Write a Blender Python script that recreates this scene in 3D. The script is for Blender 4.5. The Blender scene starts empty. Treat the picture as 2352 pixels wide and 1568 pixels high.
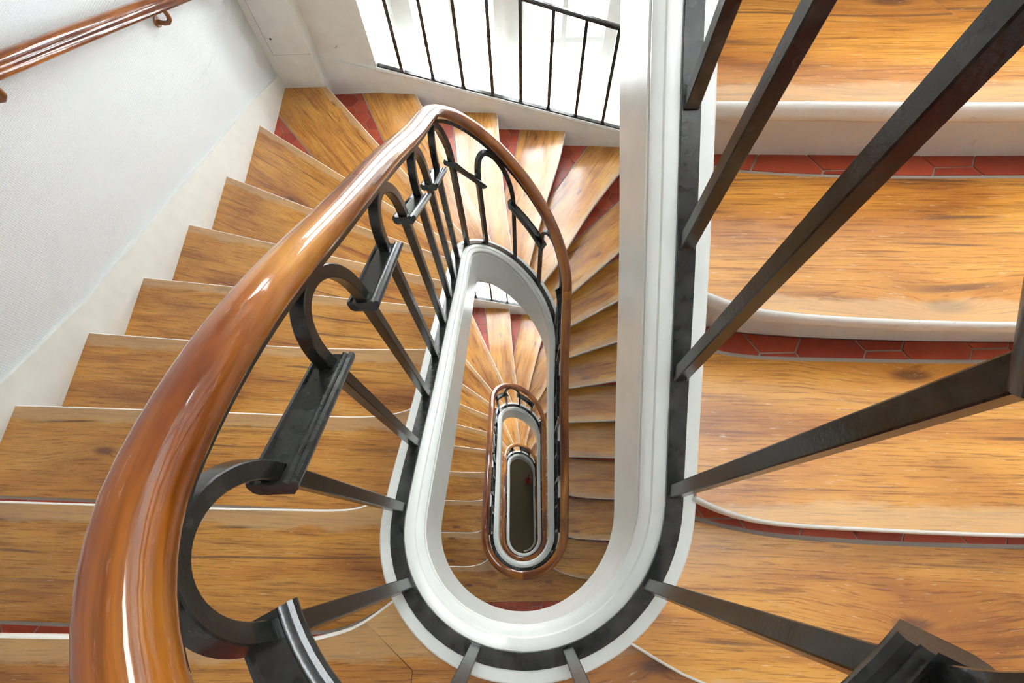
import bpy, bmesh, math, random
from mathutils import Vector, Matrix
random.seed(7)

# ------------------------------------------------------------------ camera
FPX, CAM = 1085.87, (0.00817, -0.70776, 1.21805)
PITCH, ROLL, YAW = 0.401985, -0.060379, 0.043518
cam_data = bpy.data.cameras.new('camera')
cam_data.sensor_width = 36.0
cam_data.lens = FPX / 2352.0 * 36.0
cam_data.clip_start = 0.02
camera = bpy.data.objects.new('camera', cam_data)
bpy.context.scene.collection.objects.link(camera)
camera.matrix_world = (Matrix.Translation(CAM) @ Matrix.Rotation(YAW, 4, 'Z')
                       @ Matrix.Rotation(PITCH, 4, 'X') @ Matrix.Rotation(ROLL, 4, 'Z'))
bpy.context.scene.camera = camera

# ------------------------------------------------------------------ daylight
SKY_STRENGTH = 8.0
world = bpy.data.worlds.new('daylight')
bpy.context.scene.world = world
world.use_nodes = True
wn = world.node_tree.nodes['Background']
wn.inputs[0].default_value = (0.93, 0.97, 1.0, 1)
wn.inputs[1].default_value = SKY_STRENGTH
vs = bpy.context.scene.view_settings
vs.view_transform = 'Standard'
vs.look = 'None'
vs.gamma = 1.0
vs.use_curve_mapping = False
vs.exposure = 1.1
cy = bpy.context.scene.cycles
cy.max_bounces = 7
cy.diffuse_bounces = 5
cy.glossy_bounces = 3
cy.transmission_bounces = 2
cy.transparent_max_bounces = 8
cy.caustics_reflective = False
cy.caustics_refractive = False
cy.use_adaptive_sampling = True
cy.adaptive_threshold = 0.15
cy.adaptive_min_samples = 12

RISE = 0.16
H = 22 * RISE
XW = 1.74            # side walls
YN = -2.7            # near wall
ZTOP = 6.4
SKYX, SKYY = 1.2, 1.9      # half size of the unseen skylight opening, added for light from above
ZGROUND = -3 * H



def portal(name, loc, rot, sx, sy):
    """guides the daylight through an opening; gives no light of its own"""
    l = bpy.data.lights.new(name, 'AREA')
    l.shape = 'RECTANGLE'
    l.size, l.size_y = sx, sy
    l.cycles.is_portal = True
    o = bpy.data.objects.new(name, l)
    bpy.context.scene.collection.objects.link(o)
    o.location = loc
    o.rotation_euler = rot
    return o


for fl in (1, 0, -1, -2):
    portal('window_portal', (-0.02, 2.965, -0.82 + fl * H), (math.radians(-90), 0, 0), 1.72, 3.1)
portal('added_skylight_portal', (0, 0.0, ZTOP + 0.16), (0, 0, 0), SKYX * 2, SKYY * 2)  # for the skylight opening that is added to let daylight in overhead


# ------------------------------------------------------------------ materials
def new_mat(name):
    m = bpy.data.materials.new(name)
    m.use_nodes = True
    nt = m.node_tree
    return m, nt, nt.nodes['Principled BSDF']


def nd(nt, typ, **kw):
    n = nt.nodes.new(typ)
    for k, v in kw.items():
        if k in n.inputs:
            n.inputs[k].default_value = v
        else:
            setattr(n, k, v)
    return n


def ramp(nt, stops):
    r = nt.nodes.new('ShaderNodeValToRGB')
    els = r.color_ramp.elements
    els[0].position, els[0].color = stops[0][0], (*stops[0][1], 1)
    els[1].position, els[1].color = stops[-1][0], (*stops[-1][1], 1)
    for p, c in stops[1:-1]:
        e = els.new(p)
        e.color = (*c, 1)
    return r


def mixc(nt, fac, a, b, blend='MIX'):
    m = nt.nodes.new('ShaderNodeMix')
    m.data_type = 'RGBA'
    m.blend_type = blend
    for sock, val in ((m.inputs[0], fac), (m.inputs[6], a), (m.inputs[7], b)):
        if hasattr(val, 'links'):
            nt.links.new(val, sock)
        elif isinstance(val, tuple):
            sock.default_value = (*val, 1)
        else:
            sock.default_value = val
    return m.outputs[2]


def math_n(nt, op, a, b=None, clamp=False):
    m = nt.nodes.new('ShaderNodeMath')
    m.operation = op
    m.use_clamp = clamp
    for i, v in enumerate((a, b)):
        if v is None:
            continue
        if hasattr(v, 'links'):
            nt.links.new(v, m.inputs[i])
        else:
            m.inputs[i].default_value = v
    return m.outputs[0]


def bump(nt, bsdf, height, strength, dist):
    b = nt.nodes.new('ShaderNodeBump')
    b.inputs['Strength'].default_value = strength
    b.inputs['Distance'].default_value = dist
    nt.links.new(height, b.inputs['Height'])
    nt.links.new(b.outputs[0], bsdf.inputs['Normal'])


def wood_material(name, stops, rough, grain, wear=None, streak=(0.10, 0.04, 0.015), coat=0.0, pore=1.0, seam=True, coat_rough=0.08, spec=0.3, knots=False):
    """UV in metres: u along the board, v across it (0 at the nosing)."""
    m, nt, b = new_mat(name)
    L = nt.links
    uv = nd(nt, 'ShaderNodeUVMap')
    oi = nd(nt, 'ShaderNodeObjectInfo')
    off = nd(nt, 'ShaderNodeCombineXYZ')
    L.new(math_n(nt, 'MULTIPLY', oi.outputs['Random'], 37.0), off.inputs[0])
    L.new(math_n(nt, 'MULTIPLY', oi.outputs['Random'], 91.0), off.inputs[1])
    add = nd(nt, 'ShaderNodeVectorMath', operation='ADD')
    L.new(uv.outputs[0], add.inputs[0])
    L.new(off.outputs[0], add.inputs[1])
    sep = nd(nt, 'ShaderNodeSeparateXYZ')
    L.new(uv.outputs[0], sep.inputs[0])

    vec = add.outputs[0]
    if knots:
        # a knot here and there pushes the grain aside
        mpk = nd(nt, 'ShaderNodeMapping')
        mpk.inputs['Scale'].default_value = (1.7, 5.2, 1)
        L.new(vec, mpk.inputs[0])
        vk = nd(nt, 'ShaderNodeTexVoronoi', voronoi_dimensions='2D', Scale=1.0)
        L.new(mpk.outputs[0], vk.inputs['Vector'])
        sepk = nd(nt, 'ShaderNodeSeparateColor')
        L.new(vk.outputs['Color'], sepk.inputs[0])
        gk = math_n(nt, 'GREATER_THAN', sepk.outputs[0], 0.62)
        near = ramp(nt, [(0.0, (1, 1, 1)), (0.12, (0.55, 0.55, 0.55)), (0.42, (0, 0, 0))])
        L.new(vk.outputs['Distance'], near.inputs[0])
        core = ramp(nt, [(0.035, (1, 1, 1)), (0.085, (0, 0, 0))])
        L.new(vk.outputs['Distance'], core.inputs[0])
        push = math_n(nt, 'MULTIPLY', math_n(nt, 'MULTIPLY', near.outputs[0], gk), 0.045)
        cmb = nd(nt, 'ShaderNodeCombineXYZ')
        L.new(push, cmb.inputs[1])
        add2 = nd(nt, 'ShaderNodeVectorMath', operation='ADD')
        L.new(vec, add2.inputs[0])
        L.new(cmb.outputs[0], add2.inputs[1])
        vec = add2.outputs[0]
        knot_core = math_n(nt, 'MULTIPLY', core.outputs[0], gk)
        knot_zone = math_n(nt, 'MULTIPLY', near.outputs[0], gk)

    def stretched(sx, sy):
        mp = nd(nt, 'ShaderNodeMapping')
        mp.inputs['Scale'].default_value = (sx, sy, 1)
        L.new(vec, mp.inputs[0])
        return mp.outputs[0]
    # broad figure
    n1 = nd(nt, 'ShaderNodeTexNoise', Scale=1.0, Detail=4.0, Roughness=0.55, Distortion=0.6)
    L.new(stretched(1.6, 9.0 * grain), n1.inputs['Vector'])
    r1 = ramp(nt, stops)
    L.new(n1.outputs[0], r1.inputs[0])
    # patches of tone
    n2 = nd(nt, 'ShaderNodeTexNoise', Scale=1.0, Detail=2.0)
    L.new(stretched(2.2, 5.0), n2.inputs['Vector'])
    r2 = ramp(nt, [(0.32, (0.74, 0.66, 0.58)), (0.55, (1.0, 1.0, 1.0)), (0.7, (1.1, 1.1, 1.08))])
    L.new(n2.outputs[0], r2.inputs[0])
    col = mixc(nt, 0.85, r1.outputs[0], r2.outputs[0], 'MULTIPLY')
    n7 = nd(nt, 'ShaderNodeTexNoise', Scale=1.0, Detail=3.0, Roughness=0.6, Distortion=0.4)
    L.new(stretched(2.4, 55.0 * grain), n7.inputs['Vector'])
    r7 = ramp(nt, [(0.32, (0.52, 0.43, 0.35)), (0.46, (1.0, 1.0, 1.0)), (0.72, (1.14, 1.14, 1.12))])
    L.new(n7.outputs[0], r7.inputs[0])
    col = mixc(nt, 0.7, col, r7.outputs[0], 'MULTIPLY')
    # fine fibres
    n3 = nd(nt, 'ShaderNodeTexNoise', Scale=1.0, Detail=3.0, Roughness=0.7)
    L.new(stretched(9.0, 260.0 * grain), n3.inputs['Vector'])
    r3 = ramp(nt, [(0.38, (0.42, 0.33, 0.26)), (0.47, (1, 1, 1))])
    L.new(n3.outputs[0], r3.inputs[0])
    col = mixc(nt, 0.75 * pore, col, r3.outputs[0], 'MULTIPLY')
    # dark cracks / streaks that wander along the grain
    w = nd(nt, 'ShaderNodeTexWave', wave_type='BANDS', bands_direction='Y', Scale=0.55, Distortion=5.0, Detail=3.0)
    w.inputs['Detail Scale'].default_value = 1.2
    L.new(stretched(1.0, 8.0 * grain), w.inputs['Vector'])
    r4 = ramp(nt, [(0.0, (1, 1, 1)), (0.012, (0.8, 0.8, 0.8)), (0.03, (0, 0, 0))])
    L.new(w.outputs[1], r4.inputs[0])
    n5 = nd(nt, 'ShaderNodeTexNoise', Scale=1.0, Detail=1.0)
    L.new(stretched(2.6, 7.0), n5.inputs['Vector'])
    gate = ramp(nt, [(0.5, (0, 0, 0)), (0.62, (1, 1, 1))])
    L.new(n5.outputs[0], gate.inputs[0])
    crack = math_n(nt, 'MULTIPLY', r4.outputs[0], gate.outputs[0])
    col = mixc(nt, math_n(nt, 'MULTIPLY', crack, 0.75 if seam else 0.0), col, streak)
    if knots:
        col = mixc(nt, math_n(nt, 'MULTIPLY', knot_zone, 0.35), col, (0.34, 0.11, 0.015))
        col = mixc(nt, math_n(nt, 'MULTIPLY', knot_core, 0.8), col, (0.11, 0.035, 0.01))
    # pale worn scratches
    n6 = nd(nt, 'ShaderNodeTexNoise', Scale=1.0, Detail=4.0, Roughness=0.75)
    L.new(stretched(20.0, 210.0 * grain), n6.inputs['Vector'])
    r6 = ramp(nt, [(0.61, (0, 0, 0)), (0.67, (1, 1, 1))])
    L.new(n6.outputs[0], r6.inputs[0])
    col = mixc(nt, math_n(nt, 'MULTIPLY', r6.outputs[0], 0.5 * pore), col, (0.68, 0.53, 0.36))
    if wear:
        # foot wear along the front edge, ragged
        nw = nd(nt, 'ShaderNodeTexNoise', Scale=1.0, Detail=4.0, Roughness=0.65)
        L.new(stretched(6.0, 14.0), nw.inputs['Vector'])
        d = math_n(nt, 'ADD', sep.outputs[1], math_n(nt, 'MULTIPLY', nw.outputs[0], -0.07))
        rw = ramp(nt, [(-0.0, (1, 1, 1)), (0.012, (0, 0, 0))])
        L.new(d, rw.inputs[0])
        # far edge: dark dirt beside the joint
        col = mixc(nt, math_n(nt, 'MULTIPLY', rw.outputs[0], 0.45), col, wear)
    L.new(col, b.inputs['Base Color'])
    rr = ramp(nt, [(0.3, (rough - 0.08,) * 3), (0.7, (rough + 0.12,) * 3)])
    L.new(n2.outputs[0], rr.inputs[0])
    L.new(rr.outputs[0], b.inputs['Roughness'])
    b.inputs['Specular IOR Level'].default_value = spec
    b.inputs['Coat Weight'].default_value = coat
    b.inputs['Coat IOR'].default_value = 1.6
    b.inputs['Coat Roughness'].default_value = coat_rough
    hgt = math_n(nt, 'SUBTRACT', math_n(nt, 'MULTIPLY', r3.outputs[0], 0.5), crack)
    bump(nt, b, hgt, 0.35 * pore, 0.0015)
    return m


M_TREAD = wood_material('oak_tread',
                        [(0.22, (0.24, 0.070, 0.006)), (0.40, (0.46, 0.175, 0.020)), (0.54, (0.59, 0.262, 0.036)), (0.78, (0.68, 0.350, 0.068))],
                        0.42, 1.0, wear=(0.58, 0.41, 0.23), coat=0.9, coat_rough=0.2, spec=0.3, knots=True)
M_RAIL = wood_material('varnished_handrail',
                       [(0.30, (0.07, 0.010, 0.001)), (0.44, (0.20, 0.044, 0.003)), (0.55, (0.36, 0.110, 0.008)), (0.70, (0.56, 0.235, 0.025))],
                       0.4, 0.9, coat=1.0, pore=0.3, seam=False, coat_rough=0.06, spec=0.1)


def paint_material(name, colr, rough, bump_s=0.15, dirt=0.0):
    m, nt, b = new_mat(name)
    L = nt.links
    tc = nd(nt, 'ShaderNodeTexCoord')
    n = nd(nt, 'ShaderNodeTexNoise', Scale=14.0, Detail=4.0)
    L.new(tc.outputs['Object'], n.inputs['Vector'])
    r = ramp(nt, [(0.3, tuple(c * 0.94 for c in colr)), (0.65, colr)])
    L.new(n.outputs[0], r.inputs[0])
    col = r.outputs[0]
    if dirt:
        n2 = nd(nt, 'ShaderNodeTexNoise', Scale=45.0, Detail=6.0, Roughness=0.75)
        L.new(tc.outputs['Object'], n2.inputs['Vector'])
        r2 = ramp(nt, [(0.60, (0, 0, 0)), (0.72, (1, 1, 1))])
        L.new(n2.outputs[0], r2.inputs[0])
        col = mixc(nt, math_n(nt, 'MULTIPLY', r2.outputs[0], dirt), col, (0.33, 0.30, 0.24))
    L.new(col, b.inputs['Base Color'])
    b.inputs['Roughness'].default_value = rough
    bump(nt, b, n.outputs[0], bump_s, 0.002)
    return m


M_PAINT = paint_material('white_gloss_paint', (0.77, 0.785, 0.745), 0.28, 0.12)
M_RISER = paint_material('white_riser_paint', (0.78, 0.765, 0.71), 0.42, 0.15, dirt=0.35)
M_NOSE = paint_material('worn_white_edge', (0.82, 0.80, 0.74), 0.4, 0.2, dirt=0.6)
M_PLASTER = paint_material('white_plaster', (0.76, 0.775, 0.74), 0.6, 0.08)
M_PVC = paint_material('white_window_paint', (0.84, 0.85, 0.83), 0.35, 0.05)


def weave_material():
    m, nt, b = new_mat('woven_wall_fabric')
    L = nt.links
    tc = nd(nt, 'ShaderNodeTexCoord')
    hs = []
    for d in ('Y', 'Z'):
        w = nd(nt, 'ShaderNodeTexWave', wave_type='BANDS', bands_direction=d, Scale=36.0, Distortion=1.2, Detail=2.0)
        w.inputs['Detail Scale'].default_value = 3.0
        L.new(tc.outputs['Object'], w.inputs['Vector'])
        hs.append(w.outputs[1])
    h = math_n(nt, 'ADD', hs[0], hs[1])
    b.inputs['Base Color'].default_value = (0.67, 0.70, 0.71, 1)
    b.inputs['Roughness'].default_value = 0.5
    bump(nt, b, h, 0.35, 0.0015)
    return m


M_WEAVE = weave_material()


def iron_material():
    m, nt, b = new_mat('black_painted_iron')
    L = nt.links
    tc = nd(nt, 'ShaderNodeTexCoord')
    n = nd(nt, 'ShaderNodeTexNoise', Scale=220.0, Detail=3.0)
    L.new(tc.outputs['Object'], n.inputs['Vector'])
    n2 = nd(nt, 'ShaderNodeTexNoise', Scale=30.0, Detail=3.0)
    L.new(tc.outputs['Object'], n2.inputs['Vector'])
    r = ramp(nt, [(0.35, (0.012, 0.013, 0.012)), (0.6, (0.030, 0.031, 0.029)), (0.8, (0.055, 0.052, 0.046))])
    L.new(n2.outputs[0], r.inputs[0])
    L.new(r.outputs[0], b.inputs['Base Color'])
    b.inputs['Roughness'].default_value = 0.22
    b.inputs['Specular IOR Level'].default_value = 0.6
    bump(nt, b, n.outputs[0], 0.16, 0.0015)
    return m


M_IRON = iron_material()


def tile_material():
    m, nt, b = new_mat('red_terracotta_tile')
    L = nt.links
    oi = nd(nt, 'ShaderNodeObjectInfo')
    tc = nd(nt, 'ShaderNodeTexCoord')
    n = nd(nt, 'ShaderNodeTexNoise', Scale=25.0, Detail=4.0)
    L.new(tc.outputs['Object'], n.inputs['Vector'])
    v = math_n(nt, 'ADD', math_n(nt, 'MULTIPLY', oi.outputs['Random'], 0.5), math_n(nt, 'MULTIPLY', n.outputs[0], 0.5))
    r = ramp(nt, [(0.2, (0.27, 0.030, 0.012)), (0.5, (0.37, 0.050, 0.020)), (0.85, (0.46, 0.080, 0.032))])
    L.new(v, r.inputs[0])
    L.new(r.outputs[0], b.inputs['Base Color'])
    b.inputs['Roughness'].default_value = 0.38
    bump(nt, b, n.outputs[0], 0.1, 0.002)
    return m


M_TILE = tile_material()
M_GROUT = paint_material('grey_grout', (0.33, 0.29, 0.25), 0.8, 0.3)
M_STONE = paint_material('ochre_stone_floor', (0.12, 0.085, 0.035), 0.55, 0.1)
M_INLAY = paint_material('brown_inlay', (0.045, 0.02, 0.012), 0.5, 0.1)
M_RED = paint_material('red_enamel', (0.30, 0.015, 0.02), 0.3, 0.02)
M_BRASS = paint_material('brown_lacquered_bracket', (0.27, 0.10, 0.03), 0.3, 0.05)


def glass_material():
    m = bpy.data.materials.new('thin_window_glass')
    m.use_nodes = True
    nt = m.node_tree
    nt.nodes.clear()
    out = nt.nodes.new('ShaderNodeOutputMaterial')
    t = nt.nodes.new('ShaderNodeBsdfTransparent')
    g = nt.nodes.new('ShaderNodeBsdfGlossy')
    g.inputs['Roughness'].default_value = 0.02
    mx = nt.nodes.new('ShaderNodeMixShader')
    mx.inputs[0].default_value = 0.05
    nt.links.new(t.outputs[0], mx.inputs[1])
    nt.links.new(g.outputs[0], mx.inputs[2])
    nt.links.new(mx.outputs[0], out.inputs[0])
    return m


M_GLASS = glass_material()


# ------------------------------------------------------------------ builders
COL = bpy.context.scene.collection


def link(o, parent=None):
    COL.objects.link(o)
    if parent:
        o.parent = parent
    return o


def mesh_obj(name, verts, faces, mat, parent=None, uvs=None, smooth=False):
    me = bpy.data.meshes.new(name)
    me.from_pydata(verts, [], faces)
    if uvs is not None:
        lay = me.uv_layers.new(name='UVMap')
        for lp in me.loops:
            lay.data[lp.index].uv = uvs[lp.vertex_index]
    me.materials.append(mat)
    if smooth:
        me.polygons.foreach_set('use_smooth', [True] * len(me.polygons))
        if smooth is not True:
            me.set_sharp_from_angle(angle=math.radians(smooth))
    me.update()
    return link(bpy.data.objects.new(name, me), parent)


def empty(name, label, cat, loc=(0, 0, 0), group=None, kind=None):
    o = bpy.data.objects.new(name, None)
    o.empty_display_size = 0.1
    o.location = loc
    link(o)
    tag(o, label, cat, group, kind)
    return o


def tag(o, label, cat=None, group=None, kind=None):
    o['label'] = label
    if cat:
        o['category'] = cat
    if group:
        o['group'] = group
    if kind:
        o['kind'] = kind
    return o


def box_geo(x0, x1, y0, y1, z0, z1):
    v = [(x, y, z) for z in (z0, z1) for y in (y0, y1) for x in (x0, x1)]
    f = [(0, 2, 3, 1), (4, 5, 7, 6), (0, 1, 5, 4), (2, 6, 7, 3), (0, 4, 6, 2), (1, 3, 7, 5)]
    return v, f


def merge(geos):
    V, F = [], []
    for v, f in geos:
        o = len(V)
        V += list(v)
        F += [tuple(i + o for i in q) for q in f]
    return V, F


def prism_geo(poly, z0, z1):
    """vertical prism over a plan polygon (counter-clockwise)."""
    n = len(poly)
    v = [(p[0], p[1], z0) for p in poly] + [(p[0], p[1], z1) for p in poly]
    f = [tuple(range(n - 1, -1, -1)), tuple(range(n, 2 * n))]
    f += [(i, (i + 1) % n, n + (i + 1) % n, n + i) for i in range(n)]
    return v, f


def area(poly):
    return 0.5 * sum(poly[i - 1][0] * poly[i][1] - poly[i][0] * poly[i - 1][1] for i in range(len(poly)))


def ccw(poly):
    return poly if area(poly) > 0 else poly[::-1]


def clip_half(poly, nx, ny, d):
    """keep the side nx*x+ny*y <= d"""
    out = []
    for i in range(len(poly)):
        a, b = poly[i - 1], poly[i]
        da, db = nx * a[0] + ny * a[1] - d, nx * b[0] + ny * b[1] - d
        if (da <= 0) != (db <= 0):
            k = da / (da - db)
            out.append((a[0] + k * (b[0] - a[0]), a[1] + k * (b[1] - a[1])))
        if db <= 0:
            out.append(b)
    return out


def clean(poly, eps=1e-4):
    out = []
    for p in poly:
        if not out or math.hypot(p[0] - out[-1][0], p[1] - out[-1][1]) > eps:
            out.append(p)
    while len(out) > 2 and math.hypot(out[0][0] - out[-1][0], out[0][1] - out[-1][1]) <= eps:
        out.pop()
    return out


def sweep_geo(frames, profile, caps=True, closed_prof=True, uvscale=True):
    """frames: (pos, side, up); profile: (side, up) pairs. Returns verts, faces, uvs."""
    V, F, UV = [], [], []
    n = len(profile)
    per = [0.0]
    for i in range(1, n):
        per.append(per[-1] + math.hypot(profile[i][0] - profile[i - 1][0], profile[i][1] - profile[i - 1][1]))
    s = 0.0
    for k, (p, a, b) in enumerate(frames):
        if k:
            s += (p - frames[k - 1][0]).length
        for i, (x, y) in enumerate(profile):
            V.append(tuple(p + a * x + b * y))
            UV.append((s, per[i]))
    m = n if closed_prof else n - 1
    for k in range(len(frames) - 1):
        for i in range(m):
            j = (i + 1) % n
            F.append((k * n + i, (k + 1) * n + i, (k + 1) * n + j, k * n + j))
    if caps and closed_prof:
        F.append(tuple(range(n)))
        F.append(tuple(range((len(frames) - 1) * n, len(frames) * n))[::-1])
    return V, F, UV


# ------------------------------------------------------------------ the stair line around the oval well
RW, AW = 0.2906, 0.6417
SW = 4 * AW + 2 * math.pi * RW
Z0, HR = 0.06866, 0.81862
CS = [-0.36885, -0.13454, 0.02786, 0.05264, -0.044, -0.04666, -0.01364, -0.00381, -0.00933, -0.00151, 0.00168, -0.00577]
DS = [0.03778, 0.0137, 0.02358, -0.03801, 0.00426, -0.00503, 0.01339, -0.00779, -0.00199, 0.00138, 0.0063, 0.00313]


def plan(t, d=0.0):
    """point of the stadium path at turn t offset outward by d, and its outward normal.
    t = 0 is the middle of the near end; t grows going up (counter-clockwise)."""
    q = (t - math.floor(t)) * SW
    q1 = math.pi * RW / 2
    q2 = q1 + 2 * AW
    q3 = q2 + math.pi * RW
    q4 = q3 + 2 * AW
    if q < q1:
        th = q / RW
        c, n = (0, -AW), (math.sin(th), -math.cos(th))
    elif q < q2:
        c, n = (0, -AW + q - q1), (1, 0)
    elif q < q3:
        th = (q - q2) / RW
        c, n = (0, AW), (math.cos(th), math.sin(th))
    elif q < q4:
        c, n = (0, AW - (q - q3)), (-1, 0)
    else:
        th = (q - q4) / RW
        c, n = (0, -AW), (-math.cos(th), -math.sin(th))
    return (c[0] + (RW + d) * n[0], c[1] + (RW + d) * n[1]), n


def z_series(t, c):
    z = Z0 + H * t
    for k in range(6):
        w = 2 * math.pi * (k + 1) * t
        z += c[2 * k] * math.sin(w) + c[2 * k + 1] * (math.cos(w) - 1)
    return z


def z_bar(t):
    u = t - math.floor(t)
    return z_series(t, CS) + 0.028 * math.exp(-((u - 0.075) / 0.055) ** 2)


def z_rail(t):
    return z_series(t, [a + b for a, b in zip(CS, DS)]) + HR


def line_frame(t, zf, d=0.0, plumb=False):
    (x, y), n = plan(t, d)
    p = Vector((x, y, zf(t)))
    a = Vector((n[0], n[1], 0))
    if plumb:
        return p, a, Vector((0, 0, 1))
    e = 0.002
    (x0, y0), _ = plan(t - e, d)
    (x1, y1), _ = plan(t + e, d)
    tan = Vector((x1 - x0, y1 - y0, zf(t + e) - zf(t - e))).normalized()
    up = a.cross(tan)
    up = up if up.z > 0 else -up
    return p, a, up.normalized()


def ts(t0, t1, step=0.006):
    n = max(2, int(round((t1 - t0) / step)) + 1)
    return [t0 + (t1 - t0) * i / (n - 1) for i in range(n)]


# ------------------------------------------------------------------ nosing lines, one per step (plan view)
NOSING = {
    1: [(.15, -.85), (.204, -.884), (.236, -.903), (.288, -.932), (.326, -.95), (.411, -.978), (.538, -1.003), (.9, -1.03), (2.1, -1.07)],
    2: [(.28, -.595), (.322, -.63), (.386, -.661), (.463, -.679), (.62, -.691), (.868, -.704), (2.1, -.745)],
    3: [(.295, -.275), (.343, -.309), (.378, -.326), (.417, -.34), (.471, -.35), (.605, -.364), (.812, -.376), (2.1, -.42)],
    4: [(.295, -.03), (.347, -.033), (.506, -.04), (.835, -.055), (2.1, -.095)],
    5: [(.295, .223), (.411, .223), (.747, .229), (2.1, .255)],
    6: [(.295, .455), (.415, .473), (.748, .52), (2.1, .735)],
    7: [(.295, .65), (.415, .689), (.813, .818), (2.1, 1.25)],
    8: [(.285, .822), (.418, .895), (.822, 1.117), (2.1, 1.835)],
    9: [(.225, .925), (.416, 1.101), (.843, 1.489), (2.1, 2.64)],
    10: [(.125, .985), (.191, 1.114), (.3, 1.264), (.373, 1.39), (.613, 1.791), (.902, 2.198), (1.35, 2.83)],
    11: [(.05, 1.0), (.096, 1.222), (.213, 1.675), (.273, 1.879), (.359, 2.175), (.426, 2.482), (.5, 2.82)],
    12: [(-.025, 1.0), (-.039, 1.177), (-.083, 1.595), (-.107, 1.901), (-.133, 2.324), (-.145, 2.538), (-.155, 2.82)],
    13: [(-.1, .985), (-.696, 2.37), (-.784, 2.572), (-.9, 2.85)],
    14: [(-.2, .925), (-.937, 1.847), (-1.222, 2.22), (-1.415, 2.471), (-1.75, 2.91)],
    15: [(-.27, .84), (-1.074, 1.431), (-1.715, 1.905), (-2.1, 2.19)],
    16: [(-.295, .68), (-1.161, 1.063), (-1.729, 1.328), (-2.1, 1.5)],
    17: [(-.295, .46), (-1.222, .715), (-1.721, .854), (-2.1, .96)],
    18: [(-.295, .24), (-1.232, .371), (-1.737, .439), (-2.1, .49)],
    19: [(-.295, -.017), (-.352, -.015), (-.661, -.006), (-.98, .014), (-1.725, .087), (-2.1, .124)],
    20: [(-.295, -.262), (-.358, -.292), (-.411, -.309), (-.474, -.317), (-.57, -.318), (-.98, -.296), (-1.725, -.257), (-2.1, -.24)],
    21: [(-.295, -.54), (-.375, -.588), (-.426, -.61), (-.477, -.622), (-.674, -.619), (-.884, -.612), (-1.475, -.587), (-2.1, -.56)],
    22: [(-.265, -.81), (-.317, -.847), (-.352, -.87), (-.389, -.887), (-.429, -.897), (-.502, -.909), (-.762, -.901), (-1.181, -.893), (-2.1, -.87)],
}
BOARD = {1: (.29, .315), 2: (.31, .335), 3: (.30, .318), 4: (.29, .31), 5: (.29, .31), 6: (.30, .32), 7: (.30, .33), 8: (.30, .34), 9: (.30, .36),
         10: (.28, .40), 11: (.28, .395), 12: (.28, .37), 13: (.38, .375), 14: (.40, .42), 15: (.45, .50), 16: (.45, .46), 17: (.38, .40),
         18: (.33, .35), 19: (.30, .30), 20: (.29, .29), 21: (.285, .285), 22: (.29, .29)}
OVERHANG = 0.042
ZDIP = {1: -0.035, 2: -0.022}
YA, YM = 2.514, -0.0744          # line of the window-side string: y = YA + YM x


def catmull(pts, m=36):
    """smooth resample, denser near the well"""
    P = [Vector((p[0], p[1])) for p in pts]
    dense = []
    for i in range(len(P) - 1):
        a, b = P[i], P[i + 1]
        prv = P[i - 1] if i else a - (b - a)
        nxt = P[i + 2] if i + 2 < len(P) else b + (b - a)
        L = (b - a).length
        ma = (b - prv) * (L / max((b - prv).length, 1e-6))
        mb = (nxt - a) * (L / max((nxt - a).length, 1e-6))
        for k in range(12):
            u = k / 12
            dense.append((2 * u**3 - 3 * u**2 + 1) * a + (u**3 - 2 * u**2 + u) * ma + (-2 * u**3 + 3 * u**2) * b + (u**3 - u**2) * mb)
    dense.append(P[-1])
    acc = [0.0]
    for i in range(1, len(dense)):
        acc.append(acc[-1] + (dense[i] - dense[i - 1]).length)
    out, j = [], 0
    for k in range(m):
        s = acc[-1] * (k / (m - 1)) ** 1.6
        while j < len(acc) - 2 and acc[j + 1] < s:
            j += 1
        f = (s - acc[j]) / max(acc[j + 1] - acc[j], 1e-9)
        out.append(dense[j].lerp(dense[j + 1], min(max(f, 0), 1)))
    return out


CURVE = {j: catmull(p) for j, p in NOSING.items()}
for _c in CURVE.values():
    _c.insert(0, _c[0] + (_c[0] - _c[2]).normalized() * 0.12)
STRING_D = 0.037


def in_well(p, d=STRING_D):
    y = max(-AW, min(AW, p.y))
    return math.hypot(p.x, p.y - y) < RW + d


def trim_well(line):
    """cut the start of a line that runs into the string of the well"""
    k = -1
    for i, p in enumerate(line):
        if in_well(p):
            k = i
    if k < 0 or k == len(line) - 1:
        return list(line)
    a, b = line[k], line[k + 1]
    for _ in range(30):
        mid = (a + b) / 2
        if in_well(mid):
            a = mid
        else:
            b = mid
    return [b] + list(line[k + 1:])


def well_arc(p, q):
    """points along the outside of the string from p to q"""
    def ang(v):
        best = min(range(400), key=lambda i: (Vector(plan(i / 400, STRING_D)[0]) - v).length)
        return best / 400
    a, b = ang(p), ang(q)
    d = (b - a + 0.5) % 1.0 - 0.5
    n = max(2, int(abs(d) / 0.012))
    return [Vector(plan(a + d * i / n, STRING_D)[0]) for i in range(1, n)]


def upstairs(j):
    """unit vectors across the nosing, pointing up the stair"""
    c = CURVE[j]
    nx = CURVE[j + 1] if j < 22 else [p + Vector((0, -1)) for p in c]
    ref = nx[len(nx) * 2 // 3] - c[len(c) * 2 // 3]
    out = []
    for i in range(len(c)):
        t = (c[min(i + 1, len(c) - 1)] - c[max(i - 1, 0)]).normalized()
        p = Vector((-t.y, t.x))
        out.append(p if p.dot(ref) > 0 else -p)
    return out


UPS = {j: upstairs(j) for j in CURVE}
RISERC = {j: [p + n * OVERHANG for p, n in zip(CURVE[j], UPS[j])] for j in CURVE}


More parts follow.
